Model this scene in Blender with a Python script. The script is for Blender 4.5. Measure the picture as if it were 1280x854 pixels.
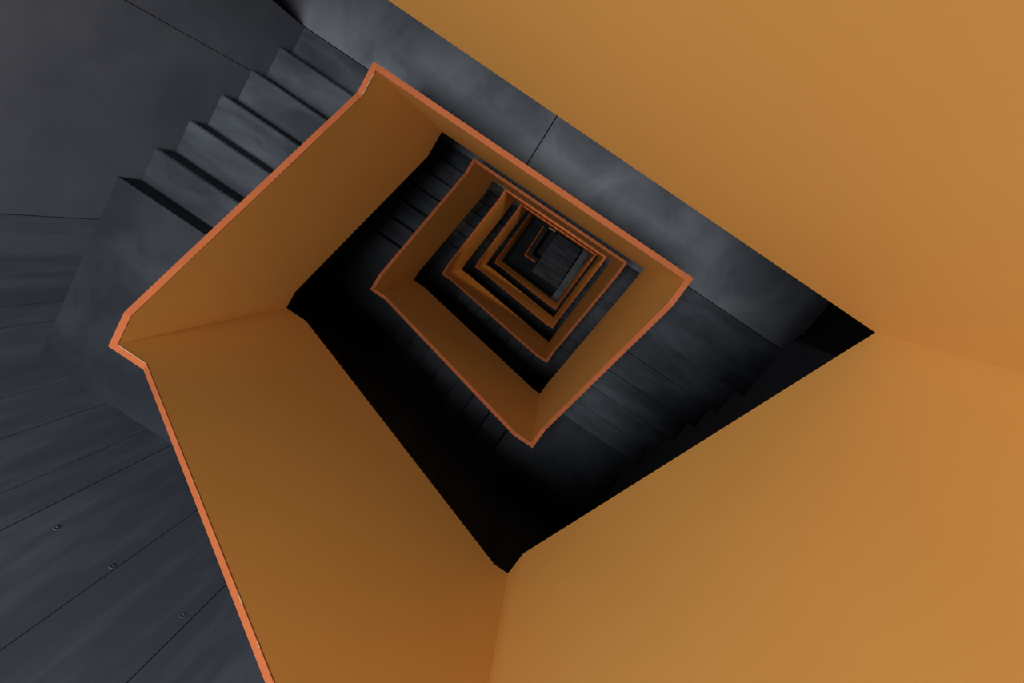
import bpy, bmesh, math, random
from mathutils import Matrix, Vector
random.seed(7)
for o in list(bpy.data.objects): bpy.data.objects.remove(o)
scene = bpy.context.scene
col = scene.collection

# ------------------------------------------------------------------ camera
F = 627.103                      # focal length in pixels of a 1280 wide frame
CAM = Vector((1.5723, -0.2379, -0.1790))
RX, RY, RZ = 0.1851, -0.1076, -0.6029
cd = bpy.data.cameras.new('camera'); cam = bpy.data.objects.new('camera', cd); col.objects.link(cam)
cd.sensor_fit = 'HORIZONTAL'; cd.sensor_width = 36.0; cd.lens = F/1280*36; cd.clip_start = 0.01; cd.clip_end = 100
M = Matrix.Rotation(RY, 3, 'Y') @ Matrix.Rotation(RX, 3, 'X') @ Matrix.Rotation(RZ, 3, 'Z')
cam.matrix_world = Matrix.Translation(CAM) @ M.transposed().to_4x4()
scene.camera = cam

# ------------------------------------------------------------------ world, light, exposure
w = bpy.data.worlds.new('world'); scene.world = w; w.use_nodes = True
bg = w.node_tree.nodes['Background']; bg.inputs[0].default_value = (0.55, 0.75, 1.0, 1); bg.inputs[1].default_value = 0.8
SKY = (0.80, -1.18, 5.10)          # daylight falling through the roof light over the well
ld = bpy.data.lights.new('roof_daylight', 'AREA'); ld.shape = 'RECTANGLE'; ld.size = 3.1; ld.size_y = 2.7
ld.energy = 790; ld.color = (0.93, 0.965, 1.0)
lo = bpy.data.objects.new('roof_daylight', ld); col.objects.link(lo); lo.location = SKY
vs = scene.view_settings
vs.view_transform = 'Standard'; vs.look = 'None'; vs.gamma = 1; vs.use_curve_mapping = False; vs.exposure = 0.0

# ------------------------------------------------------------------ dimensions (metres)
H = 3.4                       # storey height
W, L, T = 2.296, 1.8415, 0.0378   # open well and parapet thickness
H1, H2 = 1.059, 2.3928        # drop from landing to corner C and to corner D
HR = 0.845                    # rim above walking surface
XL, XR, YF, YB = -1.055, 3.43, -2.88, 1.60
BRK = 0.17                    # level piece of the rim beside each corner
NLEV = 5
RBC, RCD, RDA = H1/6, (H2-H1)/8, (H-H2)/6
NBC = [-0.432-0.245*k for k in range(6)]
NCD = [2.157-0.2590*k for k in range(8)]
NDA = [-1.439+0.249*k for k in range(6)]
YJ = 0.022                    # joint between landing and flights
ZTOP, ZBOT = 5.15, -20.6

# ------------------------------------------------------------------ materials
def nodes(name):
    m = bpy.data.materials.new(name); m.use_nodes = True
    nt = m.node_tree; return m, nt, nt.nodes['Principled BSDF']
def concrete(name, a, b, scale, rough=0.7, stretch=None, bump=0.25, spec=0.3):
    m, nt, p = nodes(name); N, K = nt.nodes, nt.links
    tc = N.new('ShaderNodeTexCoord'); mp = N.new('ShaderNodeMapping'); K.new(tc.outputs['Object'], mp.inputs[0])
    geo = N.new('ShaderNodeNewGeometry'); K.new(geo.outputs['Position'], mp.inputs[0])
    mp.inputs['Scale'].default_value = stretch or (1, 1, 1)
    n1 = N.new('ShaderNodeTexNoise'); n1.inputs['Scale'].default_value = scale; n1.inputs['Detail'].default_value = 9; n1.inputs['Roughness'].default_value = 0.62
    n1.inputs['Distortion'].default_value = 0.5
    n2 = N.new('ShaderNodeTexNoise'); n2.inputs['Scale'].default_value = scale*0.33; n2.inputs['Detail'].default_value = 4
    n3 = N.new('ShaderNodeTexNoise'); n3.inputs['Scale'].default_value = scale*14; n3.inputs['Detail'].default_value = 6
    for n in (n1, n2): K.new(mp.outputs[0], n.inputs['Vector'])
    K.new(mp.outputs[0], n3.inputs['Vector'])
    ad = N.new('ShaderNodeMath'); ad.operation = 'ADD'; K.new(n1.outputs[0], ad.inputs[0]); K.new(n2.outputs[0], ad.inputs[1])
    rp = N.new('ShaderNodeValToRGB'); rp.color_ramp.elements[0].position = 0.42; rp.color_ramp.elements[1].position = 0.60
    rp.color_ramp.elements[0].color = (*a, 1); rp.color_ramp.elements[1].color = (*b, 1)
    hf = N.new('ShaderNodeMath'); hf.operation = 'MULTIPLY'; hf.inputs[1].default_value = 0.5; K.new(ad.outputs[0], hf.inputs[0]); K.new(hf.outputs[0], rp.inputs[0])
    K.new(rp.outputs[0], p.inputs['Base Color'])
    p.inputs['Roughness'].default_value = rough; p.inputs['Specular IOR Level'].default_value = spec
    bp = N.new('ShaderNodeBump'); bp.inputs['Strength'].default_value = bump; bp.inputs['Distance'].default_value = 0.004
    a2 = N.new('ShaderNodeMath'); a2.operation = 'MULTIPLY_ADD'; a2.inputs[1].default_value = 0.35; K.new(n3.outputs[0], a2.inputs[0]); K.new(n1.outputs[0], a2.inputs[2])
    K.new(a2.outputs[0], bp.inputs['Height']); K.new(bp.outputs[0], p.inputs['Normal'])
    return m
def paint(name, a, b, rough=0.45, scale=1.2, spec=0.25):
    m, nt, p = nodes(name); N, K = nt.nodes, nt.links
    geo = N.new('ShaderNodeNewGeometry')
    n1 = N.new('ShaderNodeTexNoise'); n1.inputs['Scale'].default_value = scale; n1.inputs['Detail'].default_value = 3; K.new(geo.outputs['Position'], n1.inputs['Vector'])
    rp = N.new('ShaderNodeValToRGB'); rp.color_ramp.elements[0].position = 0.3; rp.color_ramp.elements[1].position = 0.7
    rp.color_ramp.elements[0].color = (*a, 1); rp.color_ramp.elements[1].color = (*b, 1)
    K.new(n1.outputs[0], rp.inputs[0]); K.new(rp.outputs[0], p.inputs['Base Color'])
    p.inputs['Roughness'].default_value = rough; p.inputs['Specular IOR Level'].default_value = spec
    return m
MAT = dict(
    floor=concrete('landing_concrete_lit', (0.084, 0.091, 0.106), (0.182, 0.188, 0.206), 2.2, 0.55),  # lighter concrete tone, the stronger light on the landings put into the colour
    step=concrete('step_concrete_shaded', (0.015, 0.018, 0.024), (0.060, 0.066, 0.077), 2.6, 0.6, (0.6, 1.6, 1)),  # same concrete darkened, weaker light on the steps is painted in
    wall=concrete('wall_concrete', (0.098, 0.108, 0.131), (0.138, 0.148, 0.172), 2.0, 0.7),
    board=concrete('board_marked_concrete', (0.072, 0.081, 0.100), (0.116, 0.126, 0.148), 2.2, 0.72, (4.5, 4.5, 0.6), 0.3),
    corner=concrete('corner_landing_concrete_shaded', (0.014, 0.017, 0.023), (0.036, 0.040, 0.047), 2.4, 0.6),  # darkened further, shade of the corner landings put into the base colour
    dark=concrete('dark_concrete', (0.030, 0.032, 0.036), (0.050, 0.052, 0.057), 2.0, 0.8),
    joint=concrete('joint_filler', (0.012, 0.012, 0.014), (0.02, 0.02, 0.022), 4.0, 0.9),
    orange=paint('orange_paint', (0.78, 0.378, 0.085), (0.83, 0.402, 0.094), 0.5),
    rim=paint('rust_orange_rim', (0.40, 0.104, 0.034), (0.45, 0.120, 0.040), 0.75, 5, 0.1),
    door=paint('dark_door', (0.018, 0.010, 0.009), (0.026, 0.014, 0.012), 0.5),
    steel=paint('dark_steel', (0.06, 0.06, 0.065), (0.09, 0.09, 0.095), 0.35, 20),
    chip=paint('bare_primer', (0.42, 0.29, 0.15), (0.55, 0.42, 0.25), 0.7, 40),
)
em, nt, p = nodes('lamp_glow'); p.inputs['Emission Color'].default_value = (1, 0.72, 0.42, 1); p.inputs['Emission Strength'].default_value = 3.0
MAT['glow'] = em

# ------------------------------------------------------------------ helpers
def obj(name, bm, mat, parent=None, bevel=0):
    if bevel: bmesh.ops.bevel(bm, geom=list(bm.edges), offset=bevel, segments=1, affect='EDGES')
    bmesh.ops.recalc_face_normals(bm, faces=bm.faces)
    me = bpy.data.meshes.new(name); bm.to_mesh(me); bm.free(); me.materials.append(MAT[mat])
    o = bpy.data.objects.new(name, me); col.objects.link(o); o.parent = parent; return o
def box(x0, x1, y0, y1, z0, z1, bm=None):
    bm = bm or bmesh.new()
    v = [bm.verts.new(c) for c in ((x0,y0,z0),(x1,y0,z0),(x1,y1,z0),(x0,y1,z0),(x0,y0,z1),(x1,y0,z1),(x1,y1,z1),(x0,y1,z1))]
    for f in ((0,3,2,1),(4,5,6,7),(0,1,5,4),(1,2,6,5),(2,3,7,6),(3,0,4,7)): bm.faces.new([v[i] for i in f])
    return bm
def prism(poly, z0, z1):
    bm = bmesh.new(); n = len(poly)
    a = [bm.verts.new((x, y, z0)) for x, y in poly]; b = [bm.verts.new((x, y, z1)) for x, y in poly]
    bm.faces.new(a[::-1]); bm.faces.new(b)
    for i in range(n): j = (i+1) % n; bm.faces.new((a[i], a[j], b[j], b[i]))
    return bm
def empty(name, loc=(0, 0, 0)):
    o = bpy.data.objects.new(name, None); col.objects.link(o); o.location = loc; o.empty_display_size = .1; return o
def tag(o, label=None, cat=None, group=None, kind=None):
    if label: o['label'] = label
    if cat: o['category'] = cat
    if group: o['group'] = group
    if kind: o['kind'] = kind
    return o
def copy_to(o, parent, dz=0):
    c = o.copy(); col.objects.link(c); c.parent = parent; c.location.z += dz; return c
def pl(pts, s):                    # piecewise linear
    if s <= pts[0][0]: return pts[0][1]
    for (a, za), (b, zb) in zip(pts, pts[1:]):
        if s <= b: return za+(zb-za)*(s-a)/(b-a)
    return pts[-1][1]
STOREY = ['topmost storey', 'second storey from the top', 'third storey from the top', 'fourth storey from the top', 'fifth storey from the top', 'lowest storey']

# ------------------------------------------------------------------ outer walls with their cast panels
def wall(name, label, axis, pos, out, a0, a1, joints, mats, holes=()):
    """axis 'x': plane x = pos spanning y a0..a1 ; axis 'y': plane y = pos spanning x. out = +1/-1 away from the stairs"""
    PT, G = 0.025, 0.005
    def bx(u0, u1, d0, d1, z0, z1):
        p0, p1 = sorted((pos+out*d0, pos+out*d1))
        return box(p0, p1, u0, u1, z0, z1) if axis == 'x' else box(u0, u1, p0, p1, z0, z1)
    core = obj(name, bx(a0, a1, PT-0.003, 0.25, ZBOT, ZTOP), 'dark'); tag(core, label, 'wall', kind='structure')
    us = [a0]+list(joints)+[a1]
    zs = [ZTOP, 2.5, -0.9]+[-0.9-H*k for k in range(1, 6)]+[ZBOT]
    for (z1, z0) in zip(zs, zs[1:]):
        for i, (u0, u1) in enumerate(zip(us, us[1:])):
            d = random.choice((0, 0.0015, 0.003)) if 0 < i < len(us)-2 else 0
            q = obj('panel', bx(u0+(G/2 if i else 0), u1-(G/2 if i < len(us)-2 else 0), d, PT, z0+G/2, z1-G/2), mats[i % len(mats)], core)
            for (hu, hz) in holes:
                if u0 < hu < u1 and z0 < hz < z1:
                    bm = bmesh.new(); c = Vector((pos, hu, hz) if axis == 'x' else (hu, pos, hz))
                    n = 14; R1, R2 = 0.013, 0.0075; rot = (lambda r, t, dd: c+(Vector((-out*dd, r*math.cos(t), r*math.sin(t))) if axis == 'x' else Vector((r*math.cos(t), -out*dd, r*math.sin(t)))))
                    rings = [[bm.verts.new(rot(r, 2*math.pi*j/n, dd)) for j in range(n)] for r, dd in ((R1, -0.004), (R1*.9, 0.0012), (R2, 0.0008), (R2*.8, -0.0035))]
                    for A, B in zip(rings, rings[1:]):
                        for j in range(n): bm.faces.new((A[j], A[(j+1) % n], B[(j+1) % n], B[j]))
                    bm.faces.new(rings[-1]); obj('tie_hole', bm, 'board', q)
    return core
wall('wall_left', 'dark concrete wall of smooth and board marked panels beside the upper left steps', 'x', XL, -1, YF, 0.03, [-2.565, -2.40, -1.76, -0.455], ['board', 'board', 'board', 'wall', 'wall'])
wall('wall_front', 'dark board marked concrete wall with tie holes at the lower left', 'y', YF, -1, XL-0.25, XR+0.25, [-0.78, -0.487, -0.15, 0.045, 0.555, 1.03, 1.62, 2.2, 2.8], ['board'], [(0.18, -2.305), (0.535, -2.297), (0.985, -2.283)])
wall('wall_right', 'shaded dark concrete wall beside the lower right steps', 'x', XR, 1, YF, 0.145, [-1.9, -0.9], ['wall'])
b = obj('wall_back', box(-2.85, XR+0.5, YB, YB+0.25, ZBOT, ZTOP), 'wall'); tag(b, 'dark concrete wall behind the level landings', 'wall', kind='structure')
b = obj('wall_corridor', box(-2.85, -2.6, 0.03, YB, ZBOT, ZTOP), 'wall'); tag(b, 'dark concrete end wall of the passage off the landings', 'wall', kind='structure')
b = obj('wall_passage', box(-2.85, XL-0.25, -0.22, 0.03, ZBOT, ZTOP), 'wall'); tag(b, 'dark concrete side wall of the passage off the landings', 'wall', kind='structure')
b = obj('wall_recess', box(XR+0.10, XR+0.5, 0.145, YB, ZBOT, ZTOP), 'dark'); tag(b, 'dark recessed wall holding the landing doors', 'wall', kind='structure')
# ceiling with the roof light opening
cx0, cx1, cy0, cy1 = SKY[0]-1.6, SKY[0]+1.6, SKY[1]-1.4, SKY[1]+1.4
bm = bmesh.new()
for r in ((-2.85, XR+0.5, cy1, YB+0.25), (-2.85, XR+0.5, YF-0.25, cy0), (-2.85, cx0, cy0, cy1), (cx1, XR+0.5, cy0, cy1)): box(*r, ZTOP, ZTOP+.25, bm)
tag(obj('ceiling', bm, 'wall'), 'concrete roof slab over the stair shaft', 'ceiling', kind='structure')
bm = bmesh.new()
for r in ((cx0, cx1, cy0, cy0+.05), (cx0, cx1, cy1-.05, cy1), (cx0, cx0+.05, cy0+.05, cy1-.05), (cx1-.05, cx1, cy0+.05, cy1-.05)): box(*r, ZTOP-.03, ZTOP+.35, bm)
tag(obj('window_1', bm, 'steel'), 'steel framed roof light above the stair shaft', 'window', kind='structure')

# ------------------------------------------------------------------ landings
def landing(k):
    z = -k*H-HR; TH = 0.32; G = 0.010
    core = obj('floor', box(-2.6, XR+0.10, T+0.001, YB, z-TH, z-0.03), 'joint')
    tag(core, 'level dark concrete landing at upper right, %s' % STOREY[k], 'landing', kind='structure')
    y0 = T+0.0005
    parts = [box(-2.6, 0.961-G/2, y0, YB, z-0.03, z), box(0.961+G/2, XR, y0, YB, z-0.03, z), box(XR, XR+0.10, 0.145, YB, z-0.03, z),
             box(XL+0.002, -T, NDA[-1], y0-0.007, z-TH, z), box(W+T, XR-0.002, NBC[0], y0-0.007, z-TH, z)]
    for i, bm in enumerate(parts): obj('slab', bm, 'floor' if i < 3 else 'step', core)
    return core
for k in range(6): landing(k)
def corner(k, c):
    if c == 'C':
        z = -k*H-H1-HR; poly = [(NCD[0], YF), (XR, YF), (XR, NBC[-1]), (W+T, NBC[-1]), (W+T, -L-T), (NCD[0], -L-T)]
        lab = 'dark concrete corner landing in the bottom corner, %s'
    else:
        z = -k*H-H2-HR; poly = [(XL, YF), (NCD[-1], YF), (NCD[-1], -L-T), (-T, -L-T), (-T, NDA[0]), (XL, NDA[0])]
        lab = 'dark concrete corner landing in the left corner, %s'
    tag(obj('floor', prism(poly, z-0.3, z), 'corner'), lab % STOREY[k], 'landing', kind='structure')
for k in range(NLEV): corner(k, 'C'); corner(k, 'D')

# ------------------------------------------------------------------ stair flights: every step is a part
GP = 0.002                    # hairline between the flights and the walls
def flight_proto(kind):
    root = empty('stair_flight')
    if kind == 'BC':
        for i in range(1, 6):
            z = -HR-i*RBC; root_step(root, W+T, XR-GP, NBC[i], NBC[i-1], z, RBC)
        waist(root, 'y', W+T, XR-GP, NBC[0], -HR, NBC[-1], -HR-H1)
    elif kind == 'CD':
        for i in range(1, 8):
            z = -HR-H1-i*RCD; root_step(root, NCD[i], NCD[i-1], YF+GP, -L-T, z, RCD)
        waist(root, 'x', YF+GP, -L-T, NCD[0], -HR-H1, NCD[-1], -HR-H2)
    else:
        for i in range(1, 6):
            z = -HR-H2-i*RDA; root_step(root, XL+GP, -T, NDA[i-1], NDA[i], z, RDA)
        waist(root, 'y', XL+GP, -T, NDA[0], -HR-H2, NDA[-1], -HR-H)
    return root
def root_step(root, x0, x1, y0, y1, z, r):
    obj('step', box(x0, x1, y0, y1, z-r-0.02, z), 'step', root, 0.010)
def waist(root, ax, a0, a1, s0, z0, s1, z1):
    bm = bmesh.new(); q = []
    for a in (a0, a1):
        for s, z in ((s0, z0-0.30), (s1, z1-0.06), (s1, z1-0.30), (s0, z0-0.50)):
            q.append(bm.verts.new((a, s, z) if ax == 'y' else (s, a, z)))
    bm.faces.new(q[:4]); bm.faces.new(q[4:][::-1])
    for i in range(4): j = (i+1) % 4; bm.faces.new((q[i], q[j], q[4+j], q[4+i]))
    obj('soffit', bm, 'wall', root)
SIDE = {'BC': 'at lower right', 'CD': 'at lower left', 'DA': 'at upper left'}
NST = {'BC': 'five', 'CD': 'seven', 'DA': 'five'}
for kind in ('BC', 'CD', 'DA'):
    proto = flight_proto(kind)
    base = {'BC': -HR-H1, 'CD': -HR-H2, 'DA': -HR-H}[kind]
    for c in proto.children: c.location.z = -base
    for k in range(NLEV):
        r = proto if k == 0 else proto.copy()
        if k:
            col.objects.link(r)
            for c in proto.children: copy_to(c, r)
        r.location = (0, 0, base-k*H)
        tag(r, 'dark concrete flight of %s steps %s, %s' % (NST[kind], SIDE[kind], STOREY[k]), 'stairs', 'concrete stair flights winding round the well')

# ------------------------------------------------------------------ orange parapets
CORN = {'A': (0, 0), 'B': (W, 0), 'C': (W, -L), 'D': (0, -L)}
OUT = {'A': (-1, 1), 'B': (1, 1), 'C': (1, -1), 'D': (-1, -1)}
RT = 0.007
def parapet(k, s0, s1):
    """one side of the well on storey k: panel with sloping top and bottom edge, and the rim on top"""
    (x0, y0), (x1, y1) = CORN[s0], CORN[s1]
    Ls = abs(x1-x0)+abs(y1-y0)
    zt = {'A': -k*H, 'B': -k*H, 'C': -k*H-H1, 'D': -k*H-H2}
    if s0 == 'D': zt['A'] = -(k+1)*H
    P = {'A': 1.672, 'B': 1.44 if k == 0 else 1.655, 'C': 1.54, 'D': 1.53}
    if k == 0 and s0+s1 == 'AB': P['A'] = 1.43
    if s0+s1 == 'AB':
        top = [(0, zt['A']), (Ls, zt['B'])]; bot = [(0, zt['A']-P['A']), (Ls, zt['B']-P['B'])]
    else:
        top = [(0, zt[s0]), (BRK, zt[s0]), (Ls-BRK, zt[s1]), (Ls, zt[s1])]
        b0, b1 = {'BC': (0.0, 0.15), 'CD': (0.09, 0.185), 'DA': (0.15, 0.26)}[s0+s1]
        bot = [(0, zt[s0]-P[s0])]+([(b0, zt[s0]-P[s0])] if b0 else [])+[(Ls-b1, zt[s1]-P[s1]), (Ls, zt[s1]-P[s1])]
    S = sorted({s for s, _ in top} | {s for s, _ in bot})
    ox0, oy0 = OUT[s0]; ox1, oy1 = OUT[s1]
    root = empty('parapet', (x0, y0, pl(bot, 0)))
    def strip(ztop, zbot, name, mat):
        bm = bmesh.new(); rows = []
        for s in S:
            f = s/Ls
            xi, yi = x0+(x1-x0)*f, y0+(y1-y0)*f
            if s0+s1 in ('AB', 'CD'): xo = xi+(T*ox0 if s == 0 else T*ox1 if s == Ls else 0); yo = yi+T*oy0
            else: yo = yi+(T*oy0 if s == 0 else T*oy1 if s == Ls else 0); xo = xi+T*ox0
            if s0 == 'D' and s == 0: yi += 0.0007; yo += 0.0007
            rows.append([bm.verts.new(Vector(c)-root.location) for c in ((xi, yi, ztop(s)), (xo, yo, ztop(s)), (xo, yo, zbot(s)), (xi, yi, zbot(s)))])
        bm.faces.new(rows[0]); bm.faces.new(rows[-1][::-1])
        for A, B in zip(rows, rows[1:]):
            for j in range(4): bm.faces.new((A[j], A[(j+1) % 4], B[(j+1) % 4], B[j]))
        return obj(name, bm, mat, root)
    pan = strip(lambda s: pl(top, s)-RT, lambda s: pl(bot, s), 'panel', 'orange')
    rim = strip(lambda s: pl(top, s), lambda s: pl(top, s)-RT, 'rim', 'rim'); rim['label'] = 'rust orange top edge'
    side = {'AB': 'along the landing at upper right', 'BC': 'of the lower right flight', 'CD': 'of the lower left flight', 'DA': 'of the upper left flight'}[s0+s1]
    tag(root, 'orange painted solid parapet %s, %s' % (side, STOREY[k]), 'parapet', 'orange parapets round the stairwell')
    return root, rim, top, Ls
for k in range(NLEV):
    for s in ('AB', 'BC', 'CD', 'DA'):
        root, rim, top, Ls = parapet(k, s[0], s[1])
        # bare primer showing where the paint has rubbed off the inner arris of the nearest rims
        if k == 0 and s in ('CD', 'DA'):
            for a, b in (((Ls-0.168, Ls-0.012), (Ls-0.915, Ls-0.895), (Ls-1.335, Ls-1.30), (Ls-1.47, Ls-1.45)) if s == 'CD' else ((Ls-0.165, Ls-0.02),)):
                bm = bmesh.new(); q = []
                for u in (a, b):
                    for d, h in ((-0.0006, -0.003), (-0.0006, 0.0006), (0.0022, 0.0006)):
                        c = (W-u, -L-d, pl(top, u)+h) if s == 'CD' else (-d, -L+u, pl(top, u)+h)
                        q.append(bm.verts.new(Vector(c)-root.location))
                bm.faces.new(q[:3]); bm.faces.new(q[3:])
                for i in range(3): j = (i+1) % 3; bm.faces.new((q[i], q[j], q[3+j], q[3+i]))
                obj('paint_chip', bm, 'chip', rim)

# ------------------------------------------------------------------ doors at the right end of the landings
for k in range(1, 5):
    z = -k*H-HR
    d = obj('door_%d' % k, box(XR+0.055, XR+0.099, 0.21, 1.15, z+0.003, z+2.05), 'door')
    tag(d, 'dark brown door at the right end of the landing, %s' % STOREY[k], 'door', kind='structure')
    obj('frame', box(XR+0.03, XR+0.10, 0.15, 0.21, z+0.003, z+2.11), 'door', d)
    obj('frame', box(XR+0.03, XR+0.10, 1.15, 1.21, z+0.003, z+2.11), 'door', d)
    obj('frame', box(XR+0.03, XR+0.10, 0.21, 1.15, z+2.05, z+2.11), 'door', d)
    hb = box(XR+0.005, XR+0.017, 0.30, 0.43, z+1.04, z+1.06); box(XR+0.017, XR+0.055, 0.30, 0.318, z+1.04, z+1.06, hb); obj('handle', hb, 'steel', d)

# ------------------------------------------------------------------ lamps under the lower landings
def lamp(k, watt, x=1.15, y=0.62):
    z = -k*H-HR-0.32
    r = empty('ceiling_lamp', (x, y, z))
    tag(r, 'round ceiling lamp under the landing, %s' % STOREY[k], 'lamp', 'ceiling lamps under the landings')
    bm = bmesh.new(); bmesh.ops.create_cone(bm, cap_ends=True, segments=24, radius1=0.13, radius2=0.15, depth=0.04, matrix=Matrix.Translation((0, 0, -0.0205))); obj('housing', bm, 'steel', r)
    bm = bmesh.new(); bmesh.ops.create_uvsphere(bm, u_segments=20, v_segments=8, radius=0.115, matrix=Matrix.Translation((0, 0, -0.041)) @ Matrix.Diagonal((1, 1, .3, 1))); obj('diffuser', bm, 'glow', r)
    d = bpy.data.lights.new('lamp_bulb', 'AREA'); d.shape = 'DISK'; d.size = 0.24; d.energy = watt; d.color = (1, 0.74, 0.45)
    o = bpy.data.objects.new('lamp_bulb', d); col.objects.link(o); o.parent = r; o.location = (0, 0, -0.085)
for k, wt in ((2, 26), (3, 22), (4, 2.5)): lamp(k, wt)

# ------------------------------------------------------------------ bottom of the shaft
zg = -5*H-HR
tag(obj('floor', box(-2.85, XR+0.5, YF-0.25, YB+0.25, ZBOT-0.2, ZBOT), 'dark'), 'dark concrete floor at the very bottom of the shaft', 'floor', kind='structure')
tag(obj('floor', box(2.13, XR, YF, NBC[0]-0.002, zg-0.3, zg), 'floor'), 'grey concrete strip of floor on the right at the foot of the shaft', 'floor', kind='structure')
tag(obj('floor', box(2.13, W+T-0.002, NBC[0], 0.02, zg-0.3, zg), 'floor'), 'narrow grey concrete ledge near the foot of the shaft', 'floor', kind='structure')
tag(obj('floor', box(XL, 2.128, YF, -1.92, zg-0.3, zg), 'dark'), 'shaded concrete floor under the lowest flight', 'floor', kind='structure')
# cellar flight
r = empty('cellar_stair', (1.56, -0.8, ZBOT)); tag(r, 'dark concrete cellar stair of eight steps at the bottom of the shaft', 'stairs')
for i in range(8):
    y1 = -i*0.2; z = -19.1+0.15*i
    obj('step', box(-0.53, 0.54, y1-0.2+0.8, y1+0.8, z-0.4-ZBOT, z-ZBOT), 'step', r, 0.004)
bm = bmesh.new(); box(-0.53, 0.54, -0.8, 0.8, 0.001, 1.099, bm)
obj('base', bm, 'dark', r)
# low orange parapet bent round the cellar opening
r = empty('cellar_parapet', (0.56, -1.22, -17.95)); tag(r, 'small angled orange parapet beside the cellar stair at the shaft bottom', 'parapet')
pts = [(0, 1.14), (0, 0), (0.44, 0)]
def ell(z0, z1, t): return prism([(0, 1.14), (0, 0), (0.44, 0), (0.44, t), (t, t), (t, 1.14)], z0, z1)
obj('panel', ell(0, 0.943, T), 'orange', r); q = obj('rim', ell(0.943, 0.95, T), 'rim', r); q['label'] = 'rust orange top edge'
bm = prism([(0, 1.14), (0, -0.10), (0.44, -0.10), (0.44, 0.12), (0.15, 0.12), (0.15, 1.14)], ZBOT+17.951, -0.001); obj('plinth', bm, 'dark', r)
# pale bar at the top end of that parapet
r = empty('guard_bar', (0.74, -0.05, -17.95)); tag(r, 'short pale metal guard bar at the head of the cellar stair', 'railing')
obj('bar', box(0, 0.25, 0, 0.05, 0.68, 0.73), 'chip', r); obj('post', box(0, 0.04, 0, 0.04, ZBOT+17.951, 0.68), 'steel', r); obj('post', box(0.21, 0.25, 0, 0.04, ZBOT+17.951, 0.68), 'steel', r)
